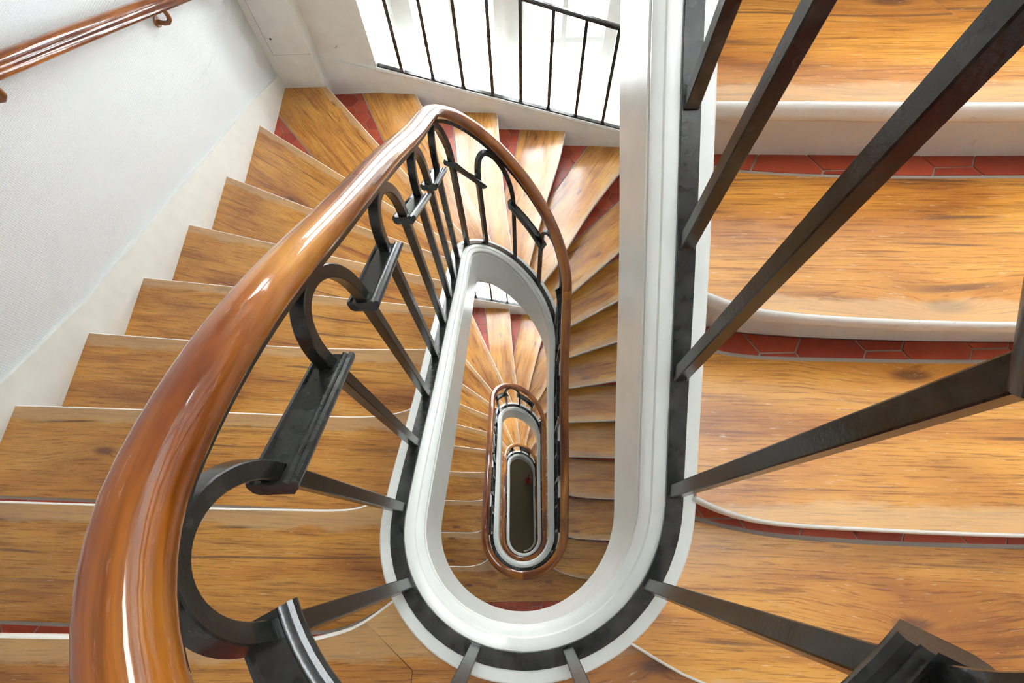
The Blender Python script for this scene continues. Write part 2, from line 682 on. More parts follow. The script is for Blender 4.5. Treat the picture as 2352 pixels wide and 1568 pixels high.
def ray_hit(o, d, poly):
    best = None
    for a, b in zip(poly[:-1], poly[1:]):
        e = b - a
        den = d.x * e.y - d.y * e.x
        if abs(den) < 1e-9:
            continue
        w = a - o
        t = (w.x * e.y - w.y * e.x) / den
        u = (w.x * d.y - w.y * d.x) / den
        if t > 0 and -0.001 <= u <= 1.001 and (best is None or t < best):
            best = t
    return best


def room_clip(poly):
    q = clip_half(poly, -1, 0, XW - 0.012)
    q = clip_half(q, 1, 0, XW - 0.012) if q else q
    q = clip_half(q, -YM, 1, YA) if q else q
    return clean(q) if q else q


def room_clip_line(line):
    """cut an open polyline where it meets the walls"""
    def inside(p):
        return abs(p.x) <= XW - 0.012 and p.y - YM * p.x <= YA
    out = []
    for i, p in enumerate(line):
        if inside(p):
            out.append(p)
        else:
            if out:
                a, b = out[-1], p
                for _ in range(24):
                    mid = (a + b) / 2
                    if inside(mid):
                        a = mid
                    else:
                        b = mid
                out.append(a)
            break
    return out


NOSE_PROF = [(-0.003, -0.0405), (0.001, -0.040), (0.005, -0.034), (0.006, -0.024), (0.006, -0.012), (0.005, -0.005), (0.002, -0.001), (-0.0015, -0.0003), (-0.003, -0.003)]
HEXS = 0.072


def hexes(xmin, xmax, ymin, ymax):
    dy = HEXS * math.sqrt(3)
    i = math.floor(xmin / (1.5 * HEXS)) - 1
    while i * 1.5 * HEXS < xmax + HEXS:
        cx = i * 1.5 * HEXS
        j = math.floor(ymin / dy) - 1
        while j * dy < ymax + dy:
            cy = j * dy + (dy / 2 if i % 2 else 0) + 0.02
            r = HEXS * 0.97
            yield [(cx + r * math.cos(math.pi / 3 * k), cy + r * math.sin(math.pi / 3 * k)) for k in range(6)]
            j += 1
        i += 1


def clip_hex(region, hx):
    q = region
    for k in range(6):
        a, b = hx[k], hx[(k + 1) % 6]
        nx, ny = b[1] - a[1], -(b[0] - a[0])
        q = clip_half(q, nx, ny, nx * a[0] + ny * a[1])
        if not q:
            return []
    q = clean(q, 1e-3)
    return q if len(q) > 2 and abs(area(q)) > 6e-5 else []


def tiles_for(region):
    xs, ys = [p[0] for p in region], [p[1] for p in region]
    for hx in hexes(min(xs), max(xs), min(ys), max(ys)):
        q = clip_hex(region, hx)
        if q:
            yield ccw(q)


def poly_uv(verts, o, d):
    p = Vector((-d.y, d.x))
    return [((Vector((v[0], v[1])) - o).dot(d), (Vector((v[0], v[1])) - o).dot(p)) for v in verts]


STEP_CACHE = {}


def poly_tail(a, b, start):
    return [tuple(p) for p in well_arc(b[0], a[0])] if in_well(start, STRING_D + 0.02) else []


def step_shapes(j):
    """plan polygons of step j: wooden board, tile region; nosing and riser lines"""
    if j in STEP_CACHE:
        return STEP_CACHE[j]
    c, up = CURVE[j], UPS[j]
    nxt = RISERC[j + 1] if j < 22 else None
    if nxt:
        nxt = [nxt[0] + (nxt[0] - nxt[1]).normalized() * 0.4] + nxt
    w0, w1 = BOARD[j]
    tot = (c[-1] - c[0]).length
    back, far = [], []
    n = up[20]
    for p in c:
        w = w0 + (w1 - w0) * min(1, (p - c[0]).length / tot)
        g = ray_hit(p, n, nxt) if nxt else None
        e = w if g is None else min(w, g - 0.0005)
        back.append(p + n * e)
        far.append(p + n * g if (g is not None and g > w + 0.006) else None)
    tn, tb = trim_well(c), trim_well(back)
    board = tn + tb[::-1] + well_arc(tb[0], tn[0])
    board = [tuple(p) for p in board]
    region, cur = [], []
    for i in range(len(c)):
        if far[i] is not None:
            cur.append(i)
        elif cur:
            if len(cur) > 2:
                region.append(cur)
            cur = []
    if len(cur) > 2:
        region.append(cur)
    regs = []
    for run in region:
        ra, rb = [back[i] for i in run], [far[i] for i in run]
        ra, rb = trim_well(ra), trim_well(rb)
        poly = [tuple(p) for p in ra] + [tuple(p) for p in reversed(rb)]
        if in_well(back[run[0]], STRING_D + 0.02):
            poly += [tuple(p) for p in well_arc(rb[0], ra[0])]
        poly = room_clip(ccw(clean(poly)))
        if len(poly) > 2:
            jt = n * 0.009
            tl = [p + jt for p in ra]
            tile = room_clip(ccw(clean([tuple(p) for p in tl] + [tuple(p) for p in reversed(rb)] + poly_tail(tl, rb, back[run[0]]))))
            regs.append((poly, tile))
    board = room_clip(ccw(clean(board)))
    STEP_CACHE[j] = (board, regs, room_clip_line(trim_well(c)), room_clip_line(trim_well(RISERC[j])))
    return STEP_CACHE[j]


MESH_CACHE = {}


def cached(key, name, parent, z, build):
    """share mesh data between the storeys: same shape, moved by a storey height"""
    if key not in MESH_CACHE:
        o = build(name, parent)
        MESH_CACHE[key] = o.data
    else:
        o = link(bpy.data.objects.new(name, MESH_CACHE[key]), parent)
    o.location.z = z
    return o


def strip_frames(line):
    fr = []
    for i, p in enumerate(line):
        t = (line[min(i + 1, len(line) - 1)] - line[max(i - 1, 0)]).normalized()
        fr.append((Vector((p.x, p.y, 0)), t))
    return fr


def build_step(j, zstep, stair, tiles_single=True):
    board, regs, nos, ris = step_shapes(j)
    c = CURVE[j]
    d = (c[-1] - c[len(c) // 3]).normalized()
    side = 1 if Vector((-d.y, d.x)).dot(UPS[j][20]) > 0 else -1

    def mk_board(name, parent):
        v, f = prism_geo(board, -0.04, 0.0)
        o0 = c[len(c) // 2]
        pr = Vector((-d.y, d.x)) * side
        uvs = [((Vector((q[0], q[1])) - o0).dot(d), (Vector((q[0], q[1])) - o0).dot(pr)) for q in v]
        return mesh_obj(name, v, f, M_TREAD, parent, uvs)
    tread = cached(('board', j), 'tread', stair, zstep, mk_board)

    sgn = UPS[j]

    def mk_nose(name, parent):
        fr = []
        for p, t in strip_frames(nos):
            n = Vector((-t.y, t.x))
            n = n if n.dot(sgn[20]) < 0 else -n
            fr.append((p, Vector((n.x, n.y, 0)), Vector((0, 0, 1))))
        prof = NOSE_PROF
        v, f, _ = sweep_geo(fr, prof)
        return mesh_obj(name, v, f, M_NOSE, parent, smooth=50)
    cached(('nose', j), 'nosing', tread, 0, mk_nose)

    def mk_riser(name, parent):
        fr = []
        for p, t in strip_frames(ris):
            n = Vector((-t.y, t.x))
            n = n if n.dot(sgn[20]) > 0 else -n
            fr.append((p, Vector((n.x, n.y, 0)), Vector((0, 0, 1))))
        v, f, _ = sweep_geo(fr, [(0, -RISE - 0.02), (0.018, -RISE - 0.02), (0.018, -0.041), (0, -0.041)])
        return mesh_obj(name, v, f, M_RISER, parent)
    cached(('riser', j), 'riser', tread, 0, mk_riser)

    for ri, reg in enumerate(regs):
        def mk_bed(name, parent):
            v, f = prism_geo(reg[0], -0.04, -0.0025)
            return mesh_obj(name, v, f, M_GROUT, parent)
        cached(('bed', j, ri), 'mortar_bed', tread, 0, mk_bed)
        polys = list(tiles_for(reg[1])) if len(reg[1]) > 2 else []
        if tiles_single:
            # slivers that show only a few millimetres stay together
            slivers = [q for q in polys if abs(area(q)) < 7e-4]
            polys = [q for q in polys if abs(area(q)) >= 7e-4]
            if slivers:
                def mk_slivers(name, parent):
                    v, f = merge([prism_geo(q, -0.02, -0.0008) for q in slivers])
                    return mesh_obj(name, v, f, M_TILE, parent)
                o = cached(('slivers', j, ri), 'tile_infill', tread, 0, mk_slivers)
                o['kind'] = 'stuff'
            for ti, q in enumerate(polys):
                def mk_tile(name, parent):
                    v, f = prism_geo(q, -0.02, -0.0003 - 0.001 * random.random())
                    return mesh_obj(name, v, f, M_TILE, parent)
                cached(('tile', j, ri, ti), 'tile', tread, 0, mk_tile)
        elif polys:
            def mk_tiles(name, parent):
                v, f = merge([prism_geo(q, -0.02, -0.0008) for q in polys])
                return mesh_obj(name, v, f, M_TILE, parent)
            o = cached(('tiles', j, ri), 'tile_infill', tread, 0, mk_tiles)
            o['kind'] = 'stuff'
    return tread


def soffit_geo(j0, j1, turn):
    """plaster underside between two nosing lines"""
    V, F = [], []
    rows = list(range(j0, j1 + 1))
    m = 14
    for j in rows:
        jj = (j - 1) % 22 + 1
        z = (turn * 22 + j - 22) * RISE
        c = trim_well(CURVE[jj])
        for k in range(m):
            p = c[int(round(k * (len(c) - 1) / (m - 1)))]
            x = max(-XW + 0.002, min(XW - 0.002, p.x))
            y = min(p.y, YA + YM * x)
            if j in (14, 15) and k == m - 1:
                x, y = -XW + 0.002, (2.60 if j == 14 else y)
            V.append((x, y, z - 0.30))
    for a in range(len(rows) - 1):
        for k in range(m - 1):
            F.append((a * m + k, a * m + k + 1, (a + 1) * m + k + 1, (a + 1) * m + k))
    return V, F


STRINGER_PROF = [(.043, -.012), (.043, -.255), (.036, -.275), (-.050, -.275), (-.058, -.268), (-.058, -.054), (-.0515, -.049), (-.0515, -.0415), (-.0575, -.037),
                 (-.058, -.031), (-.055, -.026), (-.047, -.021), (-.041, -.0185), (-.0385, -.0135), (-.036, -.0125), (-.018, -.0095), (.018, -.0095), (.040, -.0095)]
BAR_PROF = [(-.016, -.010), (-.016, -.001), (-.015, 0.0), (.015, 0.0), (.016, -.001), (.016, -.010)]


def rail_profile():
    pts = []
    for k in range(24):
        a = 2 * math.pi * k / 24
        cx, sy = math.cos(a), math.sin(a)
        x = 0.030 * math.copysign(abs(cx) ** 0.85, cx)
        y = (0.027 if sy > 0 else 0.022) * math.copysign(abs(sy) ** 0.9, sy)
        pts.append((x, y))
    return pts


RAIL_PROF = rail_profile()
STRIP_PROF = [(-.015, -.031), (-.015, -.021), (.015, -.021), (.015, -.031)]

BAL_T = [-.5338, -.4974, -.4575, -.4246, -.3829, -.3448, -.3091, -.2698, -.2282, -.1879, -.1476, -.1074, -.0685, -.0234,
         .0222, .0687, .1079, .1503, .193, .2357, .2818, .3279, .374, .4201]
IMPOST = [(-.5338, .476), (-.4974, .49), (-.4575, .505), (-.4246, .57), (-.3829, .59), (-.3448, .607), (-.3091, .63), (-.2698, .647), (-.2282, .65),
          (-.1879, .635), (-.1476, .625), (-.1074, .62), (-.0685, .60), (-.0234, .60), (.0222, .64), (.0687, .686), (.1079, .70), (.193, .69), (.2818, .62), (.374, .53), (.4662, .476)]


def impost_h(t):
    u = t - math.floor(t + .5338)
    for (a, ha), (b, hb) in zip(IMPOST[:-1], IMPOST[1:]):
        if a <= u <= b:
            return ha + (hb - ha) * (u - a) / (b - a)
    return IMPOST[-1][1]


def bal_index(i):
    return BAL_T[i % 24] + i // 24


BALS = 0.0112      # half width of a square bar


def mk_baluster(i):
    def f(name, parent):
        t = bal_index(i)
        (x, y), n = plan(t)
        a = Vector((n[0], n[1], 0))
        b = Vector((-n[1], n[0], 0))
        zb = z_bar(t) - 0.002
        zi = z_bar(t) + impost_h(t) + 0.006
        s = BALS
        fr = []
        for z, k in ((zb, 1.12), (zb + .004, 1.05), (zb + .05, 1.0), ((zb + zi) / 2, 1.0), (zi, 1.0)):
            fr.append((Vector((x, y, z)), a * k, b * k))
        c = s * 0.86
        prof = [(-s, -c), (-s, c), (-c, s), (c, s), (s, c), (s, -c), (c, -s), (-c, -s)]
        v, fc, _ = sweep_geo(fr, prof)
        return mesh_obj(name, v, fc, M_IRON, parent)
    return f


def mk_arch(i):
    """hoop between baluster i and i+1, springing from the imposts to the handrail strip"""
    def f(name, parent):
        ta, tb = bal_index(i), bal_index(i + 1)
        za, zb = z_bar(ta) + impost_h(ta), z_bar(tb) + impost_h(tb)
        tm = (ta + tb) / 2
        e = 0.004
        (x0, y0), _ = plan(tm - e)
        (x1, y1), _ = plan(tm + e)
        ds = math.hypot(x1 - x0, y1 - y0)
        dz = z_rail(tm + e) - z_rail(tm - e)
        cosl = ds / math.hypot(ds, dz)
        apex = z_rail(tm) - 0.030 / cosl - BALS / cosl * 0.9
        hgt = apex - (za + zb) / 2
        pts = []
        N = 28
        for k in range(N + 1):
            ph = math.pi * k / N
            cx = -math.cos(ph)
            t = tm + (tb - ta) / 2 * cx
            z = (za + zb) / 2 + (zb - za) / 2 * cx + hgt * math.sin(ph) ** 0.82
            (x, y), n = plan(t)
            pts.append((Vector((x, y, z)), Vector((n[0], n[1], 0))))
        fr = []
        for k, (p, a) in enumerate(pts):
            tan = (pts[min(k + 1, N)][0] - pts[max(k - 1, 0)][0]).normalized()
            if k in (0, N):
                tan = Vector((0, 0, 1 if k == 0 else -1))
            bb = a.cross(tan).normalized()
            fr.append((p, a, bb))
        s = BALS
        c = s * 0.86
        prof = [(-s, -c), (-s, c), (-c, s), (c, s), (s, c), (s, -c), (c, -s), (-c, -s)]
        v, fc, _ = sweep_geo(fr, prof)
        return mesh_obj(name, v, fc, M_IRON, parent, smooth=35)
    return f


IMP_PROF = [(-.026, -.013), (-.034, -.002), (-.0355, .004), (-.033, .009), (-.028, .0105), (-.024, .006), (-.021, .009), (-.017, .0095), (-.014, .0055),
            (.018, .0055), (.021, .0095), (.026, .008), (.027, .002), (.023, -.009), (.016, -.013)]


def mk_impost(i):
    """moulded flat bar linking baluster i to i+1"""
    def f(name, parent):
        ta, tb = bal_index(i), bal_index(i + 1)
        ext = 0.019 / SW

        def zz(t):
            k = (t - ta) / (tb - ta)
            za, zb = z_bar(ta) + impost_h(ta), z_bar(tb) + impost_h(tb)
            return za + (zb - za) * k
        fr = [line_frame(t, zz) for t in ts(ta - ext, tb + ext, 0.005)]
        v, fc, _ = sweep_geo(fr, IMP_PROF)
        return mesh_obj(name, v, fc, M_IRON, parent, smooth=40)
    return f


JOINTS = [0.0, 0.125, 0.40, 0.77]      # joints of the wooden handrail within a turn (fraction of the turn)


def build_railing(label, t0, t1, turn):
    root = empty('stair_railing', label, 'railing', (0, 0, turn * H))
    k = turn      # built for the turn it stands in; meshes are shared by shifting z
    a, b = t0 - k, t1 - k

    def swept(key, name, zf, prof, u0, u1, mat, smooth):
        def f(nm, parent):
            v, fc, uv = sweep_geo([line_frame(t, zf) for t in ts(u0, u1)], prof)
            return mesh_obj(nm, v, fc, mat, parent, uv, smooth=smooth)
        return cached((key, round(u0, 4), round(u1, 4)), name, root, 0, f)
    swept('bar', 'base_rail', z_bar, BAR_PROF, a, b, M_IRON, 40)
    swept('strip', 'rail_strip', z_rail, STRIP_PROF, a, b, M_IRON, 40)
    edges = sorted({a, b} | {x - 1 for x in JOINTS if a < x - 1 < b} | {x for x in JOINTS if a < x < b})
    g = 0.0006 / SW
    for u0, u1 in zip(edges[:-1], edges[1:]):
        swept('rail', 'handrail', z_rail, RAIL_PROF, u0 + g, u1 - g, M_RAIL, 60)
    for i in range(-48, 48):
        t = bal_index(i)
        tn = bal_index(i + 1)
        tm = (t + tn) / 2
        if a <= t < b:
            cached(('bal', i), 'baluster', root, 0, mk_baluster(i))
        if a <= tm < b:
            if i % 2:
                cached(('arch', i), 'arch', root, 0, mk_arch(i))
            else:
                cached(('imp', i), 'impost_bar', root, 0, mk_impost(i))
    return root


def build_staircase(label, turn, j0, j1, t0, t1, tiles_single=True):
    """steps j0..j1 of one storey; the landing above it lies at turn*H"""
    root = empty('staircase', label, 'staircase', (0, 0, turn * H))
    for j in range(j0, j1 + 1):
        build_step(j, (j - 22) * RISE + ZDIP.get(j, 0), root, tiles_single and not (turn == 1 and j > 6))
    a, b = t0 - turn, t1 - turn

    def mk_str(name, parent):
        V, F = [], []
        n = len(STRINGER_PROF)
        tt = ts(a, b)
        for t in tt:
            p, sd, _ = line_frame(t, z_bar, plumb=True)
            slope = (z_bar(t + .004) - z_bar(t - .004)) / (.008 * SW)
            k = math.sqrt(1 + slope * slope)
            for x, y in STRINGER_PROF:
                # the mouldings keep their depth square to the slope
                V.append(tuple(p + sd * x + Vector((0, 0, -.0095 + (y + .0095) * (1 + (k - 1) * .95)))))
        for i in range(len(tt) - 1):
            for q in range(n):
                r = (q + 1) % n
                F.append((i * n + q, (i + 1) * n + q, (i + 1) * n + r, i * n + r))
        F += [tuple(range(n)), tuple(range((len(tt) - 1) * n, len(tt) * n))[::-1]]
        return mesh_obj(name, V, F, M_PAINT, parent, smooth=28)
    cached(('stringer', a, b), 'stringer', root, 0, mk_str)

    def mk_sof(name, parent):
        v, f = soffit_geo(j0, j1 + 1 if j1 == 21 else j1, 0)
        return mesh_obj(name, v, f, M_PLASTER, parent, smooth=True)
    cached(('soffit', j0, j1), 'soffit', root, 0, mk_sof)
    return root


def string_top(x):
    return -1.508 - 0.276 * (x - 0.048)


def build_window_string(turn, parent):
    """white string board of the stair in front of the window"""
    def mk(name, par):
        V, F = [], []
        prof = [(-0.012, -0.62), (-0.012, -0.035), (-0.016, -0.028), (-0.016, -0.018), (-0.012, -0.012), (-0.012, -0.006), (0.05, -0.006), (0.05, -0.62)]
        fr = []
        nrm = Vector((YM, -1, 0)).normalized()      # toward the stair
        for x in (-1.028, 1.0):
            fr.append((Vector((x, YA + YM * x, string_top(x))), -nrm, Vector((0, 0, 1))))
        v, f, _ = sweep_geo(fr, prof)
        return mesh_obj(name, v, f, M_PAINT, par)
    return cached(('wstring',), 'wall_string', parent, 0, mk)


# ------------------------------------------------------------------ the shell
zlo, zhi = ZGROUND - 0.3, ZTOP


def structure(name, geo, mat, label):
    o = mesh_obj(name, geo[0], geo[1], mat)
    return tag(o, label, kind='structure')


structure('wall_left', box_geo(-XW - 0.3, -XW, YN - 0.3, 3.2, zlo, zhi), M_WEAVE, 'white woven fabric wall along the left flight')
structure('wall_right', box_geo(XW, XW + 0.3, YN - 0.3, 3.2, zlo, zhi), M_WEAVE, 'white woven fabric wall beyond the right flight')
structure('wall_near', box_geo(-XW, XW, YN - 0.3, YN, zlo, zhi), M_PLASTER, 'white plaster wall behind the landings')

WZ0, WZ1 = -2.36, 0.72        # window opening, relative to the landing of its storey
geos = [prism_geo(ccw([(-XW, 2.60), (-1.03, 2.60), (-0.875, 2.87), (-0.875, 2.96), (-XW, 2.96)]), zlo, zhi),
        prism_geo(ccw([(XW, 2.42), (1.0, 2.44), (0.825, 2.87), (0.825, 2.96), (XW, 2.96)]), zlo, zhi)]
levels = [fl * H for fl in (-2, -1, 0, 1)]
zprev = zlo
for lv in levels:
    geos.append(box_geo(-1.0, 0.95, 2.78, 2.96, zprev, lv + WZ0))
    zprev = lv + WZ1
geos.append(box_geo(-1.0, 0.95, 2.78, 2.96, zprev, zhi))
structure('wall_far', merge(geos), M_PLASTER, 'white plaster wall with the tall windows')

# ceiling, with an unseen skylight added over the well to brighten the stair
geos = [box_geo(-XW - .3, -SKYX, YN - .3, 3.2, ZTOP, ZTOP + .15), box_geo(SKYX, XW + .3, YN - .3, 3.2, ZTOP, ZTOP + .15),
        box_geo(-SKYX, SKYX, YN - .3, -SKYY, ZTOP, ZTOP + .15), box_geo(-SKYX, SKYX, SKYY, 3.2, ZTOP, ZTOP + .15)]
structure('ceiling', merge(geos), M_PLASTER, 'white ceiling with an added, unseen skylight opening above the stairwell')

# corner pilaster with its access panel
pil = structure('wall_corner', merge([box_geo(-XW, -1.425, 2.468, 2.60, zlo, zhi)]), M_PLASTER, 'white boxed pipe casing in the corner beside the window')
for fl in (0, -1, -2):
    z = fl * H
    p = mesh_obj('access_panel', *box_geo(-1.685, -1.432, 2.463, 2.4685, z - 1.015, z + 0.3), M_PLASTER, pil)
    g = mesh_obj('panel_gap', *merge([box_geo(-1.689, -1.428, 2.4672, 2.4682, z - 1.019, z - 1.0155), box_geo(-1.689, -1.6855, 2.4672, 2.4682, z - 1.019, z + .3)]), M_INLAY, pil)
    s = 10
    ring = [(-1.648 + .007 * math.cos(2 * math.pi * k / s), 2.4622, z - 0.90 + .007 * math.sin(2 * math.pi * k / s)) for k in range(s)]
    back = [(x, 2.4635, zz) for x, _, zz in ring]
    mesh_obj('screw', ring + back, [tuple(range(s))] + [(i, i + s, (i + 1) % s + s, (i + 1) % s) for i in range(s)], M_IRON, pil)

# skirting boards that climb with the stair (left), and small crack lines above them
SK = [(-2.7, 0.12), (-0.95, 0.12), (-0.60, -0.085), (-0.207, -0.247), (0.205, -0.423), (1.063, -0.70), (1.949, -0.984), (2.60, -1.225)]


def build_skirting(fl, name, side, label):
    n = len(SK)
    x0, x1 = (-XW, -XW + 0.014) if side < 0 else (XW - 0.014, XW)
    V = []
    for x in (x0, x1):
        for y, z in SK:
            V.append((x, y, z))
        for y, z in SK:
            V.append((x, y, z - 0.45))
    F = []
    for i in range(n - 1):
        F.append((i, i + 1, n + i + 1, n + i))
        F.append((2 * n + i, 3 * n + i, 3 * n + i + 1, 2 * n + i + 1))
        F.append((i, 2 * n + i, 2 * n + i + 1, i + 1))
        F.append((n + i, n + i + 1, 3 * n + i + 1, 3 * n + i))
    o = mesh_obj(name, V, F, M_PAINT)
    o.location.z = fl * H
    return tag(o, label, kind='structure')


build_skirting(0, 'baseboard_left', -1, 'white painted skirting climbing the left wall beside the nearest flight')
build_skirting(-1, 'baseboard_left', -1, 'white painted skirting climbing the left wall one floor down')
build_skirting(-2, 'baseboard_left', -1, 'white painted skirting climbing the left wall two floors down')

for fl, lb in ((0, 'white skirting between the corner casing and the bright window'), (-1, 'white skirting beside the window one floor down')):
    V = [(x, y, z + fl * H) for y in (2.586, 2.60) for x, z in ((-1.425, -1.137), (-1.03, -1.245), (-1.03, -1.75), (-1.425, -1.75))]
    o = mesh_obj('baseboard_far', V, [(3, 2, 1, 0), (4, 5, 6, 7), (0, 1, 5, 4), (1, 2, 6, 5), (2, 3, 7, 6), (3, 0, 4, 7)], M_PAINT)
    tag(o, lb, kind='structure')

# the ground-floor hall
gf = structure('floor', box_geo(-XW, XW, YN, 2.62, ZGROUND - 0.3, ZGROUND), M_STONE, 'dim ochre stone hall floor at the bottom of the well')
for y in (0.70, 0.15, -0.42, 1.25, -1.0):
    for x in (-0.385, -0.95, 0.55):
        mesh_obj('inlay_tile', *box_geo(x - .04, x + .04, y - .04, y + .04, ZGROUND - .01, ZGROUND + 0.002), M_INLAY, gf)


# ------------------------------------------------------------------ windows
def build_window(fl, label):
    root = bpy.data.objects.new('window_%d' % (2 - fl), None)
    root.location = (0, 0, fl * H)
    link(root)
    tag(root, label, kind='structure')

    def part(name, key, geo, mat):
        def f(nm, parent):
            return mesh_obj(nm, *geo, mat, parent)
        return cached(key, name, root, 0, f)
    y0, y1 = 2.875, 2.94
    part('window_frame', ('wf',), merge([box_geo(-.90, -.835, y0, y1 + .02, WZ0, WZ1), box_geo(.79, .85, y0, y1 + .02, WZ0, WZ1),
                                        box_geo(-.835, .79, y0, y1 + .02, WZ1 - .06, WZ1), box_geo(-.835, .79, y0, y1 + .02, WZ0, WZ0 + .06)]), M_PVC)
    part('transom', ('wt',), merge([box_geo(-.835, .79, 2.85, 2.95, -1.70, -1.655), box_geo(-.835, .79, 2.835, 2.95, -1.655, -1.64)]), M_PVC)
    part('meeting_post', ('wp',), merge([box_geo(-.063, .004, 2.845, y1, -1.64, WZ1 - .06), box_geo(-.050, -.010, 2.835, 2.85, -1.62, WZ1 - .06)]), M_PVC)
    zb = [-1.62, -1.265, -0.91, -0.555, -0.20, 0.155, 0.66]
    for si, (xa, xm, xb) in enumerate(((-.835, -.44, -.063), (.004, .391, .79))):
        st = .095 if si == 0 else .08
        sl = (xa + st, xb - .075) if si == 0 else (xa + .08, xb - .085)
        geo = [box_geo(xa, sl[0], y0, y1, zb[0], zb[-1]), box_geo(sl[1], xb, y0, y1, zb[0], zb[-1]),
               box_geo(sl[0], sl[1], y0, y1, zb[0], zb[0] + .035), box_geo(sl[0], sl[1], y0, y1, zb[-1] - .05, zb[-1])]
        sash = part('sash', ('ws', si), merge(geo), M_PVC)
        part('glazing_bar', ('wg', si, 'v'), box_geo(xm - .019, xm + .019, y0 + .01, y1 - .01, zb[0] + .035, zb[-1] - .05), M_PVC)
        for k in range(1, len(zb) - 1):
            part('glazing_bar', ('wg', si, k), box_geo(sl[0], sl[1], y0 + .012, y1 - .012, zb[k] - .02, zb[k] + .02), M_PVC)
        for c, (pa, pb) in enumerate(((sl[0], xm - .019), (xm + .019, sl[1]))):
            for k in range(len(zb) - 1):
                part('pane', ('wpn', si, c, k), box_geo(pa, pb, 2.905, 2.909, zb[k] + (.035 if k == 0 else .02), zb[k + 1] - (.05 if k == len(zb) - 2 else .02)), M_GLASS)
        # lower fixed lights
        for c, (pa, pb) in enumerate(((xa + .075, xm - .019), (xm + .019, xb - .08))):
            part('pane', ('wpl', si, c), box_geo(pa, pb, 2.905, 2.909, WZ0 + .14, -1.755), M_GLASS)
        part('lower_sash', ('wls', si), merge([box_geo(xa, xa + .075, y0, y1, WZ0 + .06, -1.70), box_geo(xb - .08, xb, y0, y1, WZ0 + .06, -1.70), box_geo(xm - .019, xm + .019, y0, y1, WZ0 + .14, -1.755),
                                               box_geo(xa + .075, xb - .08, y0, y1, WZ0 + .06, WZ0 + .14), box_geo(xa + .075, xb - .08, y0, y1, -1.755, -1.70)]), M_PVC)
    part('lower_post', ('wlp',), box_geo(-.063, .004, 2.85, y1, WZ0 + .06, -1.70), M_PVC)
    part('window_sill', ('wsl',), box_geo(-1.0, .95, 2.60, 2.88, WZ0 - .05, WZ0), M_PAINT)
    return root


build_window(1, 'tall white casement window on the storey above the camera')
build_window(0, 'tall bright white casement window behind the black iron guard')
build_window(-1, 'bright white window one floor down, glimpsed through the well')
build_window(-2, 'white window two floors down in the stairwell')


def build_guard(fl, label):
    root = empty('window_guard', label, 'guard rail', (0, 0, fl * H), 'iron guards across the windows')
    nrm = Vector((-YM, 1, 0)).normalized()
    tan = Vector((1, YM, -0.276)).normalized()
    up = nrm.cross(tan)
    up = up if up.z > 0 else -up

    def P(x, dz):
        return Vector((x, YA + YM * x, string_top(x) + dz)) + nrm * 0.014

    def bar(key, name, prof, x0, x1, dz):
        def f(nm, parent):
            v, fc, _ = sweep_geo([(P(x0, dz), nrm, up), (P(x1, dz), nrm, up)], prof)
            return mesh_obj(nm, v, fc, M_IRON, parent)
        return cached(key, name, root, 0, f)
    bar(('gb',), 'bottom_rail', [(-.014, -.007), (-.014, .004), (.014, .004), (.014, -.007)], -1.02, 0.99, 0)
    bar(('gt',), 'top_rail', [(-.018, -.012), (-.018, .006), (-.011, .012), (.011, .012), (.018, .006), (.018, -.012)], -1.05, 1.0, 0.79)
    xs = [-.844, -.618, -.392, -.168, .052, .273, .497, .721, .93]
    for i, x in enumerate(xs):
        def f(nm, parent):
            s = .0115
            p0, p1 = P(x, 0.0), P(x, 0.785)
            fr = [(p0, Vector((1.5, 0, 0)), Vector((0, 1.5, 0))), (p0 + Vector((0, 0, .02)), Vector((1, 0, 0)), Vector((0, 1, 0))), (p1, Vector((1, 0, 0)), Vector((0, 1, 0)))]
            v, fc, _ = sweep_geo(fr, [(-s, -s), (-s, s), (s, s), (s, -s)])
            return mesh_obj(nm, v, fc, M_IRON, parent)
        cached(('gbal', i), 'baluster', root, 0, f)
    return root


build_guard(1, 'black iron window guard on the storey above the camera')
build_guard(0, 'slanting black iron guard rail across the bright window at top')
build_guard(-1, 'small black iron window guard one floor down, seen through the well')

# ------------------------------------------------------------------ stair storeys
st = build_staircase('wooden flight climbing on the right with white risers and red tile strips', 1, 1, 21, 0.0, 1.0)
build_window_string(1, st)
st = build_staircase('large wooden winding flight going down on the left, past the window', 0, 1, 21, -1.0, 0.0)
build_window_string(0, st)
st = build_staircase('wooden flight one floor down, seen through the oval well', -1, 1, 21, -2.0, -1.0)
build_window_string(-1, st)
st = build_staircase('lowest wooden flight deep in the well, under the small inner handrail', -2, 1, 21, -3.0, -2.0, tiles_single=False)
build_window_string(-2, st)


# ------------------------------------------------------------------ landings
def cross_dirs(line):
    out = []
    for p, t in strip_frames(line):
        n = Vector((-t.y, t.x))
        out.append(n if n.y < 0 else -n)
    return out


